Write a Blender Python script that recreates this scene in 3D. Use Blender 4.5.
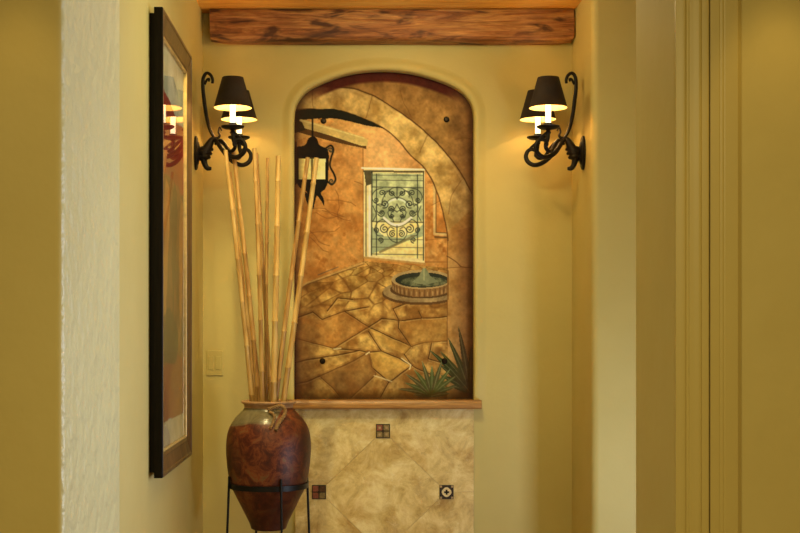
import bpy, bmesh, math, random
import numpy as np
from mathutils import Vector, Matrix, noise as mnoise

for o in list(bpy.data.objects): bpy.data.objects.remove(o)
C = bpy.context.scene.collection
S = bpy.context.scene
PI = math.pi

# ------------------------------------------------------------------ camera
F = 1276.0
cam_d = bpy.data.cameras.new('camera'); cam = bpy.data.objects.new('camera', cam_d); C.objects.link(cam)
cam.location = (0, 0, 1.5); cam.rotation_euler = (PI / 2, 0, 0)
cam_d.sensor_width = 36; cam_d.lens = F / 800 * 36
cam_d.shift_x = 48 / 800; cam_d.shift_y = 61.5 / 800
S.camera = cam

# ------------------------------------------------------------------ exposure, world
vs = S.view_settings
S.display_settings.display_device = 'sRGB'
vs.view_transform = 'Standard'; vs.look = 'None'; vs.gamma = 1; vs.use_curve_mapping = False
vs.exposure = 0.0
w = bpy.data.worlds.new('world'); S.world = w; w.use_nodes = True
w.node_tree.nodes['Background'].inputs[0].default_value = (1.0, 0.86, 0.6, 1)
w.node_tree.nodes['Background'].inputs[1].default_value = 0.3

SCONCE_W = 1.45
def light(name, kind, loc, energy, color, aim=None, **kw):
    d = bpy.data.lights.new(name, kind); d.energy = energy; d.color = color
    for k, v in kw.items(): setattr(d, k, v)
    o = bpy.data.objects.new(name, d); C.objects.link(o); o.location = loc
    if aim: o.rotation_euler = (Vector(aim) - Vector(loc)).to_track_quat('-Z', 'Y').to_euler()
    return o
# recessed ceiling spot over the mural
light('mural_spot', 'SPOT', (0.22, 4.55, 3.02), 52, (1.0, 0.90, 0.46), (0.19, 6.40, 1.72), spot_size=math.radians(62), spot_blend=1.0, shadow_soft_size=0.05)
# unseen fill area light, added to even the light on the back wall
light('hall_fill', 'AREA', (0.18, 4.5, 3.0), 12, (1.0, 0.98, 0.50), (0.18, 5.6, 0.6), shape='RECTANGLE', size=1.2, size_y=0.7)
# unseen warm spot, added to brighten the jar and lower left wall
light('jar_fill_spot', 'SPOT', (-0.56, 5.0, 3.02), 85, (1.0, 0.80, 0.36), (-0.50, 6.3, 1.05), spot_size=math.radians(48), spot_blend=1.0, shadow_soft_size=0.05)
# unseen point light below the planks, added to brighten beam and arch top
light('beam_fill', 'POINT', (0.27, 5.62, 2.955), 7.5, (1.0, 0.86, 0.46), shadow_soft_size=0.05)
# downlights of the front room, close to the wall
for nm, x, e in (('front_downlight', -0.83, 3.8), ('front_downlight', 1.07, 6.5)):
    light(nm, 'SPOT', (x, 3.03, 2.62), e, (1.0, 0.66, 0.20), (x, 3.10, 0), spot_size=math.radians(56), spot_blend=0.5, shadow_soft_size=0.03)
# ceiling light of the front room
light('room_light', 'AREA', (0.1, 0.9, 2.6), 64, (1.0, 0.87, 0.42), (0.1, 1.6, 0), shape='RECTANGLE', size=2.2, size_y=1.6)
# daylight through the glazed opening of the side passage
light('passage_daylight', 'AREA', (2.57, 4.62, 1.30), 14.5, (0.90, 1.0, 1.22), (-0.73, 3.65, 1.45), shape='RECTANGLE', size=0.9, size_y=1.8, spread=math.radians(75))
# unseen low area light, added as bounce from the side passage
light('passage_bounce_fill', 'AREA', (1.75, 4.35, 0.40), 5.6, (0.90, 1.0, 1.10), (0.9, 6.0, 1.15), shape='RECTANGLE', size=0.3, size_y=0.4, spread=math.radians(110))

# ------------------------------------------------------------------ helpers
def X(px, Y): return (px - 352) * Y / F
def Z(py, Y): return 1.5 + (328 - py) * Y / F
def lin(c):
    c = np.asarray(c, float) / 255.0
    return np.where(c <= 0.04045, c / 12.92, ((c + 0.055) / 1.055) ** 2.4)
def L(r, g, b): return tuple(lin((r, g, b))) + (1,)

def link(name, me, mat=None, parent=None, smooth=True, loc=None):
    o = bpy.data.objects.new(name, me); C.objects.link(o)
    if mat is not None:
        for m in (mat if isinstance(mat, (list, tuple)) else [mat]): me.materials.append(m)
    if smooth: me.shade_smooth()
    if parent is not None: o.parent = parent
    if loc is not None: o.location = loc
    return o
def fin(name, bm, mat, parent=None, smooth=False, bevel=0, seg=2, auto=None):
    bmesh.ops.recalc_face_normals(bm, faces=bm.faces)
    me = bpy.data.meshes.new(name); bm.to_mesh(me); bm.free()
    o = link(name, me, mat, parent, smooth)
    if bevel:
        m = o.modifiers.new('bevel', 'BEVEL'); m.width = bevel; m.segments = seg; m.limit_method = 'ANGLE'; m.harden_normals = False
        me.shade_smooth()
        m2 = o.modifiers.new('wn', 'WEIGHTED_NORMAL')
    elif auto:
        me.set_sharp_from_angle(angle=math.radians(auto))
    return o
def box(bm, x0, x1, y0, y1, z0, z1, mi=0):
    v = [bm.verts.new((x, y, z)) for x in (x0, x1) for y in (y0, y1) for z in (z0, z1)]
    for f in ((0, 1, 3, 2), (4, 6, 7, 5), (0, 4, 5, 1), (2, 3, 7, 6), (0, 2, 6, 4), (1, 5, 7, 3)):
        bm.faces.new([v[i] for i in f]).material_index = mi
def lathe(bm, prof, cx=0, cy=0, cz=0, n=32, sx=1, sy=1, cap=True, mi=0):
    rings = []
    for r, z in prof:
        rings.append([bm.verts.new((cx + sx * r * math.cos(2 * PI * k / n), cy + sy * r * math.sin(2 * PI * k / n), cz + z)) for k in range(n)])
    for a, b in zip(rings, rings[1:]):
        for k in range(n):
            bm.faces.new((a[k], a[(k + 1) % n], b[(k + 1) % n], b[k])).material_index = mi
    if cap:
        bm.faces.new(rings[0]); bm.faces.new(rings[-1])
    return rings
def catmull(P, n=8):
    P = [Vector(p) for p in P]; Q = [P[0] * 2 - P[1]] + P + [P[-1] * 2 - P[-2]]
    out = []
    for i in range(1, len(Q) - 2):
        a, b, c, d = Q[i - 1:i + 3]
        for k in range(n):
            t = k / n
            out.append(0.5 * ((2 * b) + (c - a) * t + (2 * a - 5 * b + 4 * c - d) * t * t + (3 * b - a - 3 * c + d) * t ** 3))
    out.append(P[-1]); return out
def tube(bm, P, R, n=8, flat=1.0, smooth_n=0, up=Vector((0, 0, 1)), square=False, mi=0):
    P = [Vector(p) for p in P]
    if smooth_n: 
        if isinstance(R, (list, tuple)):
            RR = [v.x for v in catmull([(r, 0, 0) for r in R], smooth_n)]
        P = catmull(P, smooth_n)
        R = RR if isinstance(R, (list, tuple)) else R
    if not isinstance(R, (list, tuple)): R = [R] * len(P)
    T = [(P[min(i + 1, len(P) - 1)] - P[max(i - 1, 0)]).normalized() for i in range(len(P))]
    N = T[0].cross(up)
    if N.length < 1e-3: N = T[0].cross(Vector((0, 1, 0)))
    N.normalize(); rings = []
    for i, p in enumerate(P):
        if i: N = (N - T[i] * N.dot(T[i])).normalized()
        B = T[i].cross(N)
        rings.append([bm.verts.new(p + N * (R[i] * flat * math.cos(2 * PI * k / n)) + B * (R[i] * math.sin(2 * PI * k / n))) for k in range(n)])
    for a, b in zip(rings, rings[1:]):
        for k in range(n): bm.faces.new((a[k], a[(k + 1) % n], b[(k + 1) % n], b[k])).material_index = mi
    bm.faces.new(rings[0]).material_index = mi; bm.faces.new(rings[-1]).material_index = mi
def prism_xy(bm, poly, z0, z1, mi=0):
    a = [bm.verts.new((x, y, z0)) for x, y in poly]; b = [bm.verts.new((x, y, z1)) for x, y in poly]
    n = len(poly)
    for k in range(n): bm.faces.new((a[k], a[(k + 1) % n], b[(k + 1) % n], b[k])).material_index = mi
    bm.faces.new(a); bm.faces.new(b)
def struct(o): o['kind'] = 'structure'; return o
def tag(o, label, cat, group=None):
    o['label'] = label; o['category'] = cat
    if group: o['group'] = group
    return o
def empty(name, loc=(0, 0, 0)):
    o = bpy.data.objects.new(name, None); C.objects.link(o); o.location = loc; o.empty_display_size = 0.05
    return o
def off(o, root):
    """keep a mesh built in world coordinates in place under a root that is not at the origin"""
    o.parent = root; o.matrix_parent_inverse = Matrix.Translation(-root.location); return o

# ------------------------------------------------------------------ materials
class NT:
    def __init__(s, name):
        s.m = bpy.data.materials.new(name); s.m.use_nodes = True; s.t = s.m.node_tree
        s.b = s.t.nodes['Principled BSDF']
    def n(s, kind, **kw):
        nd = s.t.nodes.new(kind)
        for k, v in kw.items():
            if k in nd.inputs: nd.inputs[k].default_value = v
            else: setattr(nd, k, v)
        return nd
    def l(s, a, b): s.t.links.new(a, b)
    def noise(s, scale, detail=4, rough=0.5, vec=None, dist=0):
        nd = s.n('ShaderNodeTexNoise'); nd.inputs['Scale'].default_value = scale; nd.inputs['Detail'].default_value = detail
        nd.inputs['Roughness'].default_value = rough; nd.inputs['Distortion'].default_value = dist
        s.l(vec if vec is not None else s.coord(), nd.inputs['Vector']); return nd.outputs['Fac']
    def coord(s):
        if not hasattr(s, 'tc'): s.tc = s.n('ShaderNodeTexCoord')
        return s.tc.outputs['Object']
    def mapping(s, scale, rot=(0, 0, 0)):
        m = s.n('ShaderNodeMapping'); m.inputs['Scale'].default_value = scale; m.inputs['Rotation'].default_value = rot
        s.l(s.coord(), m.inputs['Vector']); return m.outputs['Vector']
    def ramp(s, fac, stops):
        r = s.n('ShaderNodeValToRGB'); e = r.color_ramp.elements
        while len(e) > 1: e.remove(e[-1])
        e[0].position = stops[0][0]; e[0].color = stops[0][1]
        for p, c in stops[1:]:
            x = e.new(p); x.color = c
        s.l(fac, r.inputs['Fac']); return r.outputs['Color']
    def mix(s, fac, a, b, mode='MIX'):
        m = s.n('ShaderNodeMix', data_type='RGBA', blend_type=mode)
        for inp, v in ((m.inputs[0], fac), (m.inputs[6], a), (m.inputs[7], b)):
            if isinstance(v, bpy.types.NodeSocket): s.l(v, inp)
            else: inp.default_value = v
        return m.outputs[2]
    def bump(s, h, strength, dist=0.01, prev=None):
        b = s.n('ShaderNodeBump'); b.inputs['Strength'].default_value = strength; b.inputs['Distance'].default_value = dist
        s.l(h, b.inputs['Height'])
        if prev is not None: s.l(prev, b.inputs['Normal'])
        s.l(b.outputs['Normal'], s.b.inputs['Normal']); return b.outputs['Normal']
    def base(s, c):
        if isinstance(c, bpy.types.NodeSocket): s.l(c, s.b.inputs['Base Color'])
        else: s.b.inputs['Base Color'].default_value = c
    def set(s, **kw):
        for k, v in kw.items(): s.b.inputs[k].default_value = v
        return s

def plaster(name, c1, c2, rough=0.6, bump=0.25, lump=0.5, ls=9):
    t = NT(name)
    n1 = t.noise(2.2, 5, 0.6)
    t.base(t.ramp(n1, [(0.3, c1), (0.7, c2)]))
    t.set(Roughness=rough)
    b1 = t.bump(t.noise(ls, 3, 0.5), lump, 0.012 if ls < 10 else 0.022)
    t.bump(t.noise(55, 4, 0.6), bump, 0.003, b1)
    return t.m
M = {}
M['plaster'] = plaster('yellow_plaster', L(198, 180, 110), L(204, 187, 118), 0.6, 0.12, 0.25)
M['plaster_rough'] = plaster('trowelled_plaster', L(204, 196, 144), L(212, 205, 154), 0.45, 0.6, 1.0, 15)
M['paint'] = plaster('satin_paint', L(196, 176, 106), L(200, 181, 110), 0.4, 0.05, 0.05)

def wood(name, dark, mid, light_, axis='X', scale=1.0, rough=0.55, bump=0.4, knots=True):
    t = NT(name)
    sc = {'X': (0.8, 9, 9), 'Y': (9, 0.8, 9), 'Z': (9, 9, 0.8)}[axis]
    v = t.mapping(tuple(scale * a for a in sc))
    g = t.noise(3.0, 8, 0.65, v, 1.2)
    fine = t.noise(14.0, 5, 0.6, v, 0.3)
    col = t.ramp(g, [(0.28, dark), (0.46, mid), (0.72, light_)])
    col = t.mix(0.45, col, t.ramp(fine, [(0.3, dark), (0.65, (1, 1, 1, 1))]), 'MULTIPLY')
    if knots:
        kv = t.mapping((2.2, 7, 7) if axis == 'X' else (7, 2.2, 7) if axis == 'Y' else (7, 7, 2.2))
        k = t.noise(1.7, 3, 0.6, kv, 0.8)
        col = t.mix(t.ramp(k, [(0.52, (0, 0, 0, 1)), (0.62, (0.9, 0.9, 0.9, 1))]), col, dark)
    t.base(col); t.set(Roughness=rough)
    t.bump(g, bump, 0.01)
    return t.m
M['beam'] = wood('hewn_beam_wood', L(62, 24, 12), L(164, 100, 52), L(226, 166, 96), bump=1.0)
M['plank'] = wood('lit_honey_plank_wood', L(206, 138, 48), L(250, 186, 84), L(255, 214, 116), 'X', 0.8, 0.45, 0.15, False)  # honey tone kept extra light to stand in for strong light on the planks
M['shelf'] = wood('shelf_wood', L(122, 78, 34), L(170, 118, 58), L(206, 154, 88), 'X', 1.0, 0.35, 0.1, False)
M['frame_dark'] = wood('black_stained_wood', L(14, 10, 7), L(24, 18, 12), L(34, 25, 16), 'Z', 1.0, 0.45, 0.1, False)
M['frame_dark'].node_tree.nodes['Principled BSDF'].inputs['Specular IOR Level'].default_value = 0.12
M['frame_brown'] = wood('bronze_brown_wood', L(62, 42, 20), L(104, 76, 40), L(134, 102, 58), 'Z', 0.6, 0.35, 0.1, False)

def simple(name, col, rough=0.5, metal=0.0, nscale=0, amt=0.3, bump=0):
    t = NT(name); 
    if nscale:
        c2 = tuple(min(1, x * (1 + amt)) for x in col[:3]) + (1,); c1 = tuple(x * (1 - amt) for x in col[:3]) + (1,)
        nf = t.noise(nscale, 4, 0.6); t.base(t.ramp(nf, [(0.3, c1), (0.7, c2)]))
        if bump: t.bump(nf, bump, 0.002)
    else: t.base(col)
    t.set(Roughness=rough, Metallic=metal); return t.m
M['iron'] = simple('black_wrought_iron', L(18, 12, 10), 0.45, 0.0, 60, 0.5, 0.4)
M['iron'].node_tree.nodes['Principled BSDF'].inputs['Specular IOR Level'].default_value = 0.25
M['iron_stand'] = simple('black_iron_rod', L(22, 22, 26), 0.4, 0.5, 40, 0.3)
M['gilt'] = simple('pale_gilt', L(205, 176, 112), 0.3, 0.3, 30, 0.2)
M['bolt'] = simple('dark_bolt', L(38, 28, 20), 0.35, 0.8, 50, 0.3)
M['switch'] = simple('painted_plate', L(194, 176, 106), 0.35, 0, 20, 0.05)
M['rope'] = simple('jute_rope', L(150, 116, 72), 0.9, 0, 90, 0.5, 1.0)
M['shade_out'] = simple('black_shade_card', L(32, 20, 14), 0.8, 0, 80, 0.2)
M['shade_in'] = simple('gold_shade_lining', L(240, 212, 150), 0.5, 0.0, 30, 0.05)
t = NT('glowing_candle_sleeve'); t.base(L(255, 240, 200)); t.b.inputs['Emission Color'].default_value = (1.0, 0.83, 0.5, 1); t.b.inputs['Emission Strength'].default_value = 2.6
M['candle'] = t.m  # sleeve is no lamp; its emission stands in for the bulb's light on it
t = NT('lit_bulb_glass'); t.t.nodes.remove(t.b); tr = t.n('ShaderNodeBsdfTransparent'); em = t.n('ShaderNodeEmission'); em.inputs[0].default_value = (1, .8, .45, 1); em.inputs[1].default_value = 4
ad = t.n('ShaderNodeAddShader'); t.l(tr.outputs[0], ad.inputs[0]); t.l(em.outputs[0], ad.inputs[1]); t.l(ad.outputs[0], t.t.nodes['Material Output'].inputs[0]); M['bulb'] = t.m

def bamboo():
    t = NT('dry_bamboo')
    v = t.mapping((14, 14, 1.6))
    g = t.noise(3.0, 5, 0.6, v)
    oi = t.n('ShaderNodeObjectInfo')
    c = t.ramp(g, [(0.3, L(168, 124, 64)), (0.5, L(206, 168, 98)), (0.7, L(230, 202, 136))])
    c2 = t.ramp(g, [(0.3, L(116, 74, 34)), (0.55, L(164, 116, 58)), (0.75, L(200, 156, 88))])
    t.base(t.mix(oi.outputs['Random'], c, c2)); t.set(Roughness=0.4); t.bump(g, 0.2, 0.002); return t.m
M['bamboo'] = bamboo()
M['bamboo_ring'] = simple('bamboo_node', L(120, 80, 38), 0.5, 0, 40, 0.3)

def travertine():
    t = NT('honed_travertine')
    oi = t.n('ShaderNodeObjectInfo'); mp = t.n('ShaderNodeVectorMath', operation='MULTIPLY_ADD'); t.l(oi.outputs['Random'], mp.inputs[0]); mp.inputs[1].default_value = (9, 3, 7); t.l(t.coord(), mp.inputs[2]); v = mp.outputs[0]
    a = t.noise(3.0, 10, 0.66, v, 0.35); b = t.noise(22, 8, 0.8, v, .3); d = t.noise(8, 9, 0.75, v, 0.5)
    c = t.ramp(a, [(0.34, L(160, 120, 62)), (0.44, L(204, 172, 104)), (0.52, L(242, 220, 158)), (0.60, L(206, 168, 100)), (0.70, L(166, 126, 66))])
    c = t.mix(0.55, c, t.ramp(d, [(0.36, L(148, 108, 54)), (0.5, L(214, 186, 120)), (0.66, L(250, 234, 184))]))
    c = t.mix(t.ramp(b, [(0.58, (0, 0, 0, 1)), (0.70, (0.6, 0.6, 0.6, 1))]), c, L(244, 232, 196))
    c = t.mix(t.ramp(b, [(0.30, (0.55, 0.55, 0.55, 1)), (0.40, (0, 0, 0, 1))]), c, L(136, 100, 54))
    t.base(c); t.set(Roughness=0.35); t.bump(b, 0.25, 0.002); return t.m
M['stone'] = travertine()
M['grout'] = simple('stone_grout', L(222, 198, 150), 0.8, 0, 40, 0.1)
M['tile_brown'] = simple('bronze_tile', L(92, 60, 34), 0.4, 0.2, 70, 0.5, 0.5)
M['tile_dark'] = simple('dark_tile', L(48, 34, 20), 0.45, 0.2, 70, 0.4, 0.5)
M['tile_red'] = simple('oxblood_tile', L(140, 78, 56), 0.4, 0, 70, 0.3)
M['tile_grey'] = simple('greenish_tile', L(134, 112, 66), 0.4, 0, 70, 0.3)
M['tile_tan'] = simple('tan_tile', L(176, 146, 104), 0.4, 0, 70, 0.2)
M['tile_cream'] = simple('cream_tile', L(226, 204, 156), 0.4, 0, 70, 0.2)

def jar_mat():
    t = NT('glazed_terracotta')
    co = t.n('ShaderNodeSeparateXYZ'); t.l(t.coord(), co.inputs[0])
    n1 = t.noise(15, 8, 0.75, None, 0.8); n2 = t.noise(2.6, 3, 0.5)
    red = t.ramp(n1, [(0.32, L(44, 16, 12)), (0.46, L(90, 34, 18)), (0.56, L(134, 68, 34)), (0.64, L(120, 92, 54)), (0.72, L(78, 30, 18))])
    dark = t.ramp(n2, [(0.38, (0, 0, 0, 1)), (0.56, (0.8, 0.8, 0.8, 1))])
    red = t.mix(dark, red, L(52, 20, 16))
    glaze = t.ramp(n1, [(0.3, L(100, 92, 70)), (0.7, L(146, 134, 104))])
    # glaze poured over the left of the shoulder: height + side + wobble
    q0 = t.n('ShaderNodeMath', operation='SUBTRACT'); t.l(co.outputs['X'], q0.inputs[0]); q0.inputs[1].default_value = 0.035
    q1 = t.n('ShaderNodeMath', operation='MAXIMUM'); t.l(q0.outputs[0], q1.inputs[0]); q1.inputs[1].default_value = 0.0
    q2 = t.n('ShaderNodeMath', operation='MULTIPLY_ADD'); t.l(q1.outputs[0], q2.inputs[0]); q2.inputs[1].default_value = -2.2; t.l(co.outputs['Z'], q2.inputs[2])
    m2 = t.n('ShaderNodeMath', operation='MULTIPLY_ADD'); t.l(n2, m2.inputs[0]); m2.inputs[1].default_value = 0.10; t.l(q2.outputs[0], m2.inputs[2])
    f = t.ramp(m2.outputs[0], [(0.522, (0, 0, 0, 1)), (0.532, (1, 1, 1, 1))])
    t.base(t.mix(f, red, glaze))
    rr_ = t.n('ShaderNodeMapRange'); t.l(f, rr_.inputs[0]); rr_.inputs[3].default_value = 0.46; rr_.inputs[4].default_value = 0.20; t.l(rr_.outputs[0], t.b.inputs['Roughness'])
    wv = t.mapping((0.5, 0.5, 30)); t.bump(t.noise(2, 4, 0.5, wv), 0.25, 0.004)
    return t.m
M['jar'] = jar_mat()
M['jar_rim'] = simple('bare_clay_rim', L(176, 136, 96), 0.6, 0, 30, 0.25)
def tilefloor():
    t = NT('terracotta_floor')
    br = t.n('ShaderNodeTexBrick'); br.offset = 0; br.inputs['Scale'].default_value = 1.0; br.inputs['Brick Width'].default_value = 0.4; br.inputs['Row Height'].default_value = 0.4
    br.inputs['Mortar Size'].default_value = 0.006; br.inputs['Color1'].default_value = L(170, 128, 84); br.inputs['Color2'].default_value = L(156, 112, 70); br.inputs['Mortar'].default_value = L(120, 100, 74)
    t.l(t.coord(), br.inputs['Vector']); t.base(br.outputs['Color']); t.set(Roughness=0.4); return t.m
M['floor'] = tilefloor()

# ------------------------------------------------------------------ the room shell
YB = 6.38; XL = -0.745; XR = 1.10; YO = 3.2; ZC = 3.072
def wall_box(name, mat, *a, bevel=0):
    bm = bmesh.new(); box(bm, *a); return struct(fin(name, bm, M[mat], bevel=bevel, seg=4))
bm = bmesh.new(); box(bm, -2.6, 2.9, -1.6, 6.8, -0.1, 0); struct(fin('floor', bm, M['floor']))
# plank ceiling of the hall: boards running across, each a shallow board of one mesh
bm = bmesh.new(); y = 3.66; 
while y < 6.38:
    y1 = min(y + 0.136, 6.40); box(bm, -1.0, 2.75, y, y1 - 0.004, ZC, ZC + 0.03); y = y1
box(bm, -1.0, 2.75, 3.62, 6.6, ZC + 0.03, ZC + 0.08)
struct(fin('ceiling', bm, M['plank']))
bm = bmesh.new(); box(bm, -2.6, 2.9, -1.6, YO + 0.1, 2.72, 2.8); struct(fin('ceiling_front', bm, M['plaster']))
wall_box('wall_left', 'plaster', XL - 0.15, XL, 3.9, 6.6, 0, 3.07)
# the wall with the opening we look through: left pier, right pier, header
def pier(name, poly, mat, z1=3.07):
    bm = bmesh.new(); prism_xy(bm, poly, 0, z1); return struct(fin(name, bm, M[mat], smooth=True, auto=40))
def arc(cx, cy, r, a0, a1, n=8): return [(cx + r * math.cos(math.radians(a0 + (a1 - a0) * k / n)), cy + r * math.sin(math.radians(a0 + (a1 - a0) * k / n))) for k in range(n + 1)]
xl = -0.724; r = 0.022
pier('wall_front_left', [(-2.6, YO), (-2.6, YO + 0.3), (XL - 0.15, 3.9), (XL - 0.1, 3.98 + 0.02)] + arc(xl - 0.03, 3.97, 0.03, 90, 0) + arc(xl - r, YO + r, r, 0, -90), 'plaster_rough')
o = bpy.data.objects['wall_front_left']; o.data.materials.append(M['plaster'])
for p_ in o.data.polygons:
    if p_.normal.y < -0.75: p_.material_index = 1
xr = 0.81
pier('wall_front_right', [(2.6, 3.65)] + [(2.6, YO)] + [(xr + 0.01, YO), (xr, YO + 0.01)] + arc(xr + 0.012, 3.638, 0.012, 180, 90), 'plaster')
bm = bmesh.new(); box(bm, -0.8, 0.9, YO + 0.01, 3.64, 2.62, 3.07); struct(fin('wall_header', bm, M['plaster']))
# right end of the hall and the side passage
pier('wall_right', [(2.6, 6.6), (XR, 6.6)] + arc(XR + 0.035, 5.85 + 0.035, 0.035, 180, 270, 10) + [(2.6, 5.85)], 'plaster')
bm = bmesh.new()
box(bm, 2.6, 2.75, 3.65, 4.1, 0, 3.07); box(bm, 2.6, 2.75, 5.35, 5.9, 0, 3.07); box(bm, 2.6, 2.75, 4.1, 5.35, 2.25, 3.07); box(bm, 2.6, 2.75, 4.1, 5.35, 0, 0.25)
struct(fin('wall_passage', bm, M['plaster']))
# front room, around and behind the camera
bm = bmesh.new(); box(bm, -2.7, -2.6, -1.6, YO + 0.3, 0, 2.8); struct(fin('wall_room_left', bm, M['plaster']))
bm = bmesh.new(); box(bm, 2.6, 2.7, -1.6, YO + 0.02, 0, 2.8); struct(fin('wall_room_right', bm, M['plaster']))
bm = bmesh.new(); box(bm, -2.7, 2.7, -1.7, -1.6, 0, 2.8); struct(fin('wall_behind', bm, M['plaster']))

# casing around the opening, right jamb (profiled), then flat pilaster board
def P(px): return X(px, YO)
prof = [(P(674.5), YO + 0.0), (P(674.5), YO - 0.012)] 
prof += [(P(678), YO - 0.014), (P(680), YO - 0.016), (P(683.5), YO - 0.016), (P(685), YO - 0.012), (P(687), YO - 0.012), (P(688), YO - 0.0155), (P(690), YO - 0.016), (P(692), YO - 0.016),
         (P(694), YO - 0.0175), (P(696.5), YO - 0.020), (P(699), YO - 0.019), (P(700), YO - 0.0155), (P(705.5), YO - 0.017), (P(707.5), YO - 0.015), (P(707.5), YO)]
bm = bmesh.new(); prism_xy(bm, prof, 0, 2.62); struct(fin('trim_casing', bm, M['paint'], bevel=0.0015))
prof = [(P(708.6), YO), (P(708.6), YO - 0.016), (P(717.5), YO - 0.016), (P(718.5), YO - 0.0145), (P(719.5), YO - 0.016), (P(721.3), YO - 0.016), (P(722.3), YO - 0.0145), (P(723.3), YO - 0.016), (P(736), YO - 0.016), (P(741), YO - 0.004), (P(741), YO)]
bm = bmesh.new(); prism_xy(bm, prof, 0, 2.62); struct(fin('trim_board', bm, M['paint'], bevel=0.001))

# ------------------------------------------------------------------ back wall with the arched niche
arch_px = [(294, 400), (294, 330), (294, 260), (294, 190), (294, 135), (294.3, 116), (296, 106), (300.5, 97.5), (308, 90), (320, 83.5), (338, 76.5), (358, 71.8), (384, 70), (410, 72.3),
           (432, 77.8), (450, 84.6), (462, 91.8), (469, 99.5), (472.8, 108), (474, 119), (474, 135), (474, 190), (474, 260), (474, 330), (474, 400)]
arch2 = [(v.x, v.y) for v in catmull([(a, b, 0) for a, b in arch_px], 5)]
def wp(px, py): return (X(px, YB), Z(py, YB))
arch_w = [wp(*p) for p in arch2]
def offset_out(pts, d):
    out = []
    for i, p in enumerate(pts):
        a = Vector(pts[max(i - 1, 0)]); b = Vector(pts[min(i + 1, len(pts) - 1)]); t_ = (b - a).normalized()
        n_ = Vector((-t_.y, t_.x)); out.append((p[0] + n_.x * d, p[1] + n_.y * d))
    return out
bm = bmesh.new()
rings = []
for d, dy in ((.090, 0), (.078, -.0015), (.064, -.006), (.050, -.0115), (.038, -.0155), (.027, -.017), (.016, -.0155), (.008, -.011), (.002, -.004), (0, .004), (0, .03)):
    rings.append([bm.verts.new((x, YB + (dy * .75 * min(1, max(0, (z - arch_w[0][1]) / 0.12)) if dy < 0 else dy), z)) for x, z in offset_out(arch_w, d * .72)])
rings.append([bm.verts.new((x, YB + 0.062, z)) for x, z in arch_w])
for a_, b_ in zip(rings, rings[1:]):
    for k in range(len(a_) - 1): bm.faces.new((a_[k], a_[k + 1], b_[k + 1], b_[k])).smooth = True
# front sheet around the niche: columns left, right and strips above, fanned to the rectangle border
x0, x1, ztop = XL - 0.02, XR + 0.02, 3.09
o_ = rings[0]; n = len(o_)
zs = o_[0].co.z
def outer(v):
    x, z = v.co.x, v.co.z
    cx, cz = 0.16, 2.3
    if z <= cz: return (x0 if x < cx else x1, z)
    dx, dz = x - cx, z - cz
    tx = ((x1 - cx) / dx if dx > 1e-6 else (x0 - cx) / dx if dx < -1e-6 else 1e9); tz = (ztop - cz) / dz
    t_ = min(tx, tz); return (cx + dx * t_, cz + dz * t_)
out = [bm.verts.new((outer(v)[0], YB, outer(v)[1])) for v in o_]
for k in range(n - 1): bm.faces.new((o_[k], out[k], out[k + 1], o_[k + 1]))
for cxn in (x0, x1):
    k = min(range(n - 1), key=lambda i: (Vector((out[i].co.x, out[i].co.z)) - Vector((cxn, ztop))).length)
    # corner fill
    for i in range(n - 1):
        a_, b_ = out[i].co, out[i + 1].co
        if abs(a_.x - b_.x) > 1e-5 and abs(a_.z - b_.z) > 1e-5 and (a_.x == cxn or b_.x == cxn or abs(a_.x - cxn) < 1e-5 or abs(b_.x - cxn) < 1e-5):
            c_ = bm.verts.new((cxn, YB, ztop)); bm.faces.new((out[i], c_, out[i + 1]))
# below the niche, and the back of the niche, and the hidden rear
lo = [bm.verts.new((x, YB, 0)) for x in (x0, x1)]
f = bm.faces.new((out[0], o_[0], o_[-1], out[-1], lo[1], lo[0]))
nb = [bm.verts.new(p) for p in ((-0.5, 6.52, 1.0), (0.8, 6.52, 1.0), (0.8, 6.52, 3.0), (-0.5, 6.52, 3.0))]; bm.faces.new(nb)
a_ = rings[-1][0]; b_ = rings[-1][-1]
bm.faces.new((o_[0], rings[-1][0], rings[-1][-1], o_[-1]))
# rear slab so the wall has thickness
box(bm, x0, x1, 6.53, 6.6, 0, 3.09)
me = bpy.data.meshes.new('wall_back'); bmesh.ops.recalc_face_normals(bm, faces=bm.faces); bm.to_mesh(me); bm.free()
struct(link('wall_back', me, M['plaster'], smooth=False))

# ------------------------------------------------------------------ ceiling beam, rough hewn
def beam(name, xa, xb, ya, yb, za, zb, seed):
    bm = bmesh.new(); nx, ny, nz = 60, 5, 8
    def pt(i, j, k):
        x = xa + (xb - xa) * i / nx; yy = ya + (yb - ya) * j / ny; zz = za + (zb - za) * k / nz
        q = Vector((x * 2.2 + seed, yy * 6, zz * 6)); nn = mnoise.noise_vector(q) * 0.006 + mnoise.noise_vector(q * 4) * 0.0025
        e = min(i, nx - i) / nx * (xb - xa)           # worn ends
        if e < 0.09 and k < 3: zz += (0.09 - e) * 0.13 * (3 - k) / 3
        cj = 0.012
        if k == 0 and j == 0: zz += cj * 0.8; yy += cj * 0.5
        if k == nz and j == 0: zz -= cj * 0.3; yy += cj * 0.5
        return Vector((x + nn.x, min(yy + (nn.y if j < ny else 0), yb), zz + nn.z * (k < nz)))
    V = {}
    def g(i, j, k):
        if (i, j, k) not in V: V[i, j, k] = bm.verts.new(pt(i, j, k))
        return V[i, j, k]
    for i in range(nx):
        for j in range(ny):
            for k in (0, nz): bm.faces.new((g(i, j, k), g(i + 1, j, k), g(i + 1, j + 1, k), g(i, j + 1, k)))
        for k in range(nz):
            for j in (0, ny): bm.faces.new((g(i, j, k), g(i + 1, j, k), g(i + 1, j, k + 1), g(i, j, k + 1)))
    for j in range(ny):
        for k in range(nz):
            for i in (0, nx): bm.faces.new((g(i, j, k), g(i, j + 1, k), g(i, j + 1, k + 1), g(i, j, k + 1)))
    return fin(name, bm, M['beam'], smooth=True, auto=50)
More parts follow.
